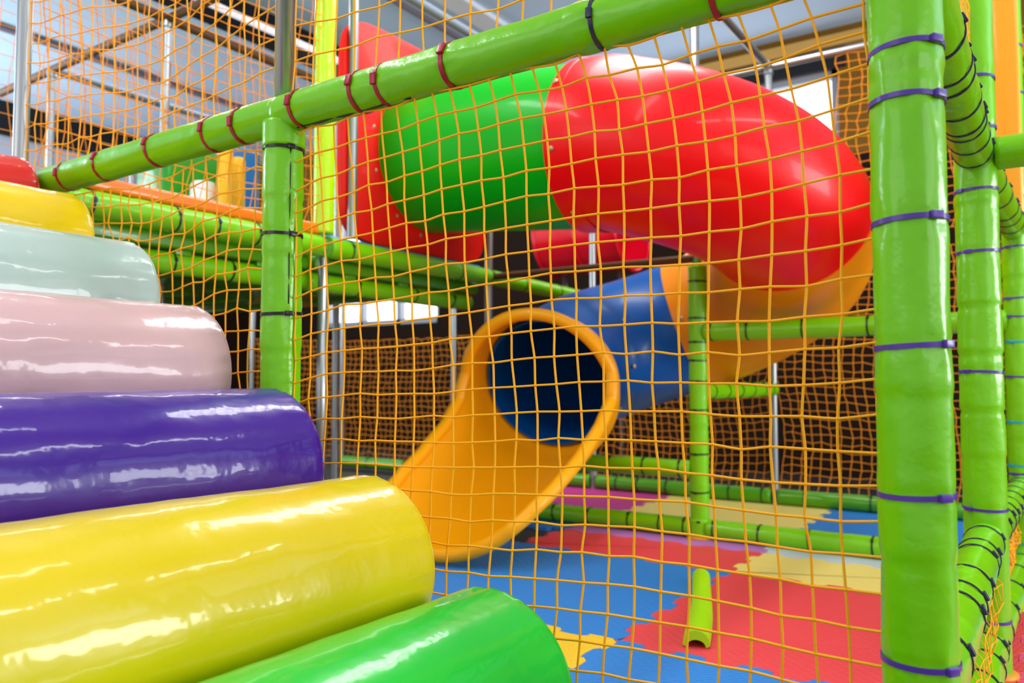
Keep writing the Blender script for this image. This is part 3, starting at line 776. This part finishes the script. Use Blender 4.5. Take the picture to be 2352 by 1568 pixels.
# loose foam piece
A0 = VW(0.497, 2.16, TT); A1 = VW(0.688, 2.88, TT)
d = (A1 - A0).normalized(); sd = d.cross(Z).normalized()
mb = MB(); vs = []; fs = []; NS = 20; prof = []
for k in range(9):
    g = PI * k / 8; prof.append((-0.036 * math.cos(g), 0.006 + 0.040 * math.sin(g) ** 0.8))
for k in range(9):
    g = PI * (1 - k / 8); prof.append((-0.026 * math.cos(g), 0.001 + 0.020 * math.sin(g)))
for i in range(NS + 1):
    t = i / NS; s = 1.0 - 0.12 * t + 0.03 * math.sin(t * 7)
    for x, z in prof:
        vs.append(A0 + (A1 - A0) * t + sd * (x * s + 0.006 * math.sin(t * 4)) + Z * (z * s + 0.001))
n = len(prof)
for i in range(NS):
    for k in range(n):
        l = (k + 1) % n
        fs.append((i * n + k, i * n + l, (i + 1) * n + l, (i + 1) * n + k))
fs.append(tuple(reversed(range(n)))); fs.append(tuple(NS * n + k for k in range(n)))
mb.add(vs, fs)
tag(mb.build('foam_piece', mat('foam_lime', (176, 236, 0), 0.5, 0.1), auto=0.9), 'loose lime foam padding piece lying on the large red mat', 'foam piece')

# ------------------------------------------------------------------ room
CZ = 3.52
BW = 5.35                     # back wall distance from the front net
LW = -8.4                     # left wall
ceil_m = mat('ceiling_paint', (196, 222, 250), 0.8, mottle=0.04, mscale=1.5)
cb = MB(); cb.box(UW(-1.5, 1.0, CZ + 0.05), U, W, Z, 7.2, 4.6, 0.05); struct(cb.build('ceiling', ceil_m, smooth=False))
darkw = mat('dark_brown_wall', (46, 26, 14), 0.6, mottle=0.15)
upw = mat('brown_wall', (120, 84, 34), 0.6, mottle=0.15)
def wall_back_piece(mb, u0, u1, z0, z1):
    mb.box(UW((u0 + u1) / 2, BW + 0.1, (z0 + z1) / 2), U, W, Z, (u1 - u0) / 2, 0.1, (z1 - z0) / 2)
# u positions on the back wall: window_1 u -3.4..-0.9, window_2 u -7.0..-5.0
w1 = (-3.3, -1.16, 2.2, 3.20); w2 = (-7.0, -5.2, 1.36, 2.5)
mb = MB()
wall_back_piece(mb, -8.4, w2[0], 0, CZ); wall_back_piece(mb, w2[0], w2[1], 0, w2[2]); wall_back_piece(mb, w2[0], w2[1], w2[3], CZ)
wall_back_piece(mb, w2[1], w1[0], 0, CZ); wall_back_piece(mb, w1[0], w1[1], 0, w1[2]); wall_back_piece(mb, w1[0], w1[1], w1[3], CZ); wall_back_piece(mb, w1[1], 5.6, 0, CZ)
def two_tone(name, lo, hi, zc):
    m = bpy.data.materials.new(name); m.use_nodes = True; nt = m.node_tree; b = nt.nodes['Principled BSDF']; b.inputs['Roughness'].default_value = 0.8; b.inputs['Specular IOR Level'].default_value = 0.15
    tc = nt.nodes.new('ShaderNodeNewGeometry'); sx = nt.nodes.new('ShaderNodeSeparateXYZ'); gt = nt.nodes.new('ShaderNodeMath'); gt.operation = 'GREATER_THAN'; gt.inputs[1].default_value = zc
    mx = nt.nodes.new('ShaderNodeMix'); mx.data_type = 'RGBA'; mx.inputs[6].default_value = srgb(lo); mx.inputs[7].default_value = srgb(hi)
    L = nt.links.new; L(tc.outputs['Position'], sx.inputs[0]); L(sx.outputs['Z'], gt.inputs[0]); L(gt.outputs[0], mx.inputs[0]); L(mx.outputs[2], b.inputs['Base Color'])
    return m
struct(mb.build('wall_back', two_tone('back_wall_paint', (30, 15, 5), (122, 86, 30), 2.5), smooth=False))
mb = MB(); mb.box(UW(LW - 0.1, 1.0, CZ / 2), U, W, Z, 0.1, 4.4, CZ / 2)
struct(mb.build('wall_left', two_tone('left_wall_shade_band', (34, 20, 10), (190, 196, 210), 1.75), smooth=False))  # dark lower band holds the shade under the deck as wall colour
pane = emit('daylight_pane', (250, 252, 255), 3.2)
frm = mat('window_frame_grey', (150, 156, 168), 0.4)
def window(name, u0, u1, z0, z1, nm):
    root = bpy.data.objects.new(name, None); col.objects.link(root); root.location = UW((u0 + u1) / 2, BW, z0); struct(root)
    p = MB(); p.box(UW((u0 + u1) / 2, BW + 0.13, (z0 + z1) / 2), U, W, Z, (u1 - u0) / 2, 0.01, (z1 - z0) / 2); p.build('pane', pane, root, smooth=False)
    fr = MB()
    for zz in (z0 + 0.03, z1 - 0.03): fr.box(UW((u0 + u1) / 2, BW + 0.08, zz), U, W, Z, (u1 - u0) / 2, 0.04, 0.03)
    for k in range(nm + 1):
        uu = u0 + 0.03 + (u1 - u0 - 0.06) * k / nm
        fr.box(UW(uu, BW + 0.08, (z0 + z1) / 2), U, W, Z, 0.028, 0.04, (z1 - z0) / 2)
    fr.build('window_frame', frm, root, smooth=False)
window('window_1', w1[0], w1[1], w1[2], w1[3], 2)
window('window_2', w2[0], w2[1], w2[2], w2[3], 3)
def wtrim(name, u0, u1, w_, z, hz, hw_, m):
    t = MB(); t.box(UW((u0 + u1) / 2, w_, z), U, W, Z, (u1 - u0) / 2, hw_, hz, 0.0); return struct(t.build(name, m, smooth=False))
wtrim('trim_1', -4.6, -0.95, BW - 0.03, 3.40, 0.045, 0.03, mat('oak_wood', (206, 160, 84), 0.45, mottle=0.1))
wtrim('trim_2', -4.6, -1.10, BW - 0.01, 3.27, 0.08, 0.012, mat('black_trim', (18, 18, 24), 0.5))
# dark ceiling duct and conduits running back
def ctrim(name, p, q, hw_, hz, m):
    d = (q - p).normalized(); t = MB(); t.box((p + q) / 2, d, d.cross(Z).normalized(), Z, (q - p).length / 2, hw_, hz); return struct(t.build(name, m, smooth=False))
c0 = VW(-2.07, 5.70, CZ - 0.08); ctrim('trim_3', c0 - W * 3.5, c0 + W * 2.4, 0.12, 0.08, MATS['black_trim'])
c0 = VW(-0.777, 5.72, CZ - 0.015); ctrim('trim_4', c0 - W * 3.5, c0 + W * 0.9, 0.02, 0.015, mat('conduit_grey', (120, 112, 126), 0.5))
c0 = VW(-0.45, 5.55, CZ - 0.02); ctrim('trim_5', c0 - W * 3.5, c0 + W * 0.8, 0.09, 0.02, mat('ceiling_strip', (226, 232, 240), 0.6))
c0 = VW(-4.87, 8.0, CZ - 0.11); ctrim('trim_6', UW(LW + 0.02, 0, CZ - 0.17), UW(LW + 0.02, BW, CZ - 0.17), 0.02, 0.17, MATS['black_trim'])
c0 = VW(-3.6, 6.6, CZ - 0.02); ctrim('trim_7', c0 - W * 3, c0 + W * 2.2, 0.03, 0.02, MATS['conduit_grey'])

# things standing on the deck, far left
def at(px, py, Y):
    a = (px - 1176) / F; b = (784 - py) / F
    d = V((a, math.cos(TILT) - b * math.sin(TILT), math.sin(TILT) + b * math.cos(TILT)))
    p = d * (Y / d.y); return VW(p.x, p.y, p.z + H)
DZ = 1.281
def block(px, Y, hu, hw_, h, m, label):
    b0 = at(px, 470, Y); mb = MB(); mb.box(V((b0.x, b0.y, DZ + h / 2)), U, W, Z, hu, hw_, h / 2, 0.025)
    tag(mb.build('foam_block', m), label, 'foam block')
def bolster(px, Y, r, h, m, label, group=None):
    b0 = at(px, 470, Y); mb = MB()
    mb.tube([V((b0.x, b0.y, DZ + z)) for z in (0, 0.015, h - 0.02, h)], [r * 0.85, r, r, r * 0.8], 24)
    tag(mb.build('foam_bolster', m, auto=0.9), label, 'bolster', group)
block(430, 3.9, 0.13, 0.20, 0.60, mat('block_green', (30, 150, 20), 0.4, 0.3), 'blurred green foam block on the deck behind the net')
block(548, 4.3, 0.06, 0.10, 0.74, mat('block_blue', (20, 120, 190), 0.4, 0.3), 'blurred blue foam block on the deck left of the middle post')
bolster(466, 3.7, 0.06, 0.40, mat('bolster_white', (240, 242, 244), 0.4, 0.3), 'short white upright bolster on the deck behind the net')
bolster(515, 3.65, 0.034, 0.56, mat('bolster_yellow', (250, 190, 10), 0.4, 0.3), 'slim yellow upright bolster on the deck, nearer the white bolster', 'yellow bolsters on the deck')
bolster(546, 3.78, 0.034, 0.54, MATS['bolster_yellow'], 'slim yellow upright bolster on the deck, nearer the middle post', 'yellow bolsters on the deck')

# ------------------------------------------------------------------ light
wd = bpy.data.worlds.new('world'); sc.world = wd; wd.use_nodes = True
bg = wd.node_tree.nodes['Background']; bg.inputs[0].default_value = (0.93, 0.97, 1.0, 1); bg.inputs[1].default_value = 0.90
def area(name, p, target, sx, sy, power, colr=(1, 1, 1), spin=None):
    l = bpy.data.lights.new(name, 'AREA'); l.shape = 'RECTANGLE'; l.size = sx; l.size_y = sy; l.energy = power; l.color = colr
    o = bpy.data.objects.new(name, l); col.objects.link(o)
    zz = (p - target).normalized()
    xx = spin if spin is not None else U
    xx = (xx - zz * xx.dot(zz)).normalized(); yy = zz.cross(xx)
    mtx = Matrix((xx, yy, zz)).transposed().to_4x4(); mtx.translation = p
    o.matrix_world = mtx
    return o
for (u_, w_, L_, e_) in ((-2.6, -0.8, 3.0, 44), (-0.6, -0.8, 3.0, 24), (1.2, 0.8, 3.0, 45), (-4.6, 2.6, 3.0, 60)):
    area('ceiling_lamp', UW(u_, w_, CZ - 0.1), UW(u_, w_, 0), L_, 0.16, e_, spin=W)
area('ceiling_lamp', UW(-1.4, 2.2, CZ - 0.1), UW(-1.4, 2.2, 0), 1.8, 0.7, 60, spin=W)
area('window_or_fill_light', UW(4.4, -1.4, 2.0), UW(-0.5, 0.5, 0.9), 2.6, 1.5, 36, (0.95, 0.98, 1.0), spin=W)
area('window_or_fill_light', UW(-2.6, -4.6, 2.4), UW(-0.8, 1.5, 1.0), 3.4, 1.6, 34, (1.0, 0.99, 0.97), spin=U)
area('window_or_fill_light', UW(-8.2, -0.3, 2.4), UW(-6.0, 3.0, 6.0), 3.4, 2.0, 330, (0.92, 0.97, 1.0), spin=W)  # added fill light out of view, lifts the left ceiling; no window modelled here
area('window_or_fill_light', UW(5.4, 3.0, 1.7), UW(0.5, 4.2, 3.4), 3.0, 1.8, 300, (0.92, 0.97, 1.0), spin=W)  # added fill light out of view, brightens the ceiling at upper right

# ------------------------------------------------------------------ camera
cd = bpy.data.cameras.new('camera'); cam = bpy.data.objects.new('camera', cd); col.objects.link(cam)
cam.location = CAM; cam.rotation_euler = (PI / 2 + TILT, 0, TH)
cd.sensor_fit = 'HORIZONTAL'; cd.sensor_width = 36.0; cd.lens = 36.0 * F / 2352; cd.clip_start = 0.02
cd.dof.use_dof = True; cd.dof.focus_distance = 1.35; cd.dof.aperture_fstop = 4.0
sc.camera = cam
sc.view_settings.view_transform = 'Standard'; sc.view_settings.look = 'None'; sc.view_settings.gamma = 1.0; sc.view_settings.use_curve_mapping = False
sc.view_settings.exposure = 0.0
sc.cycles.use_denoising = True
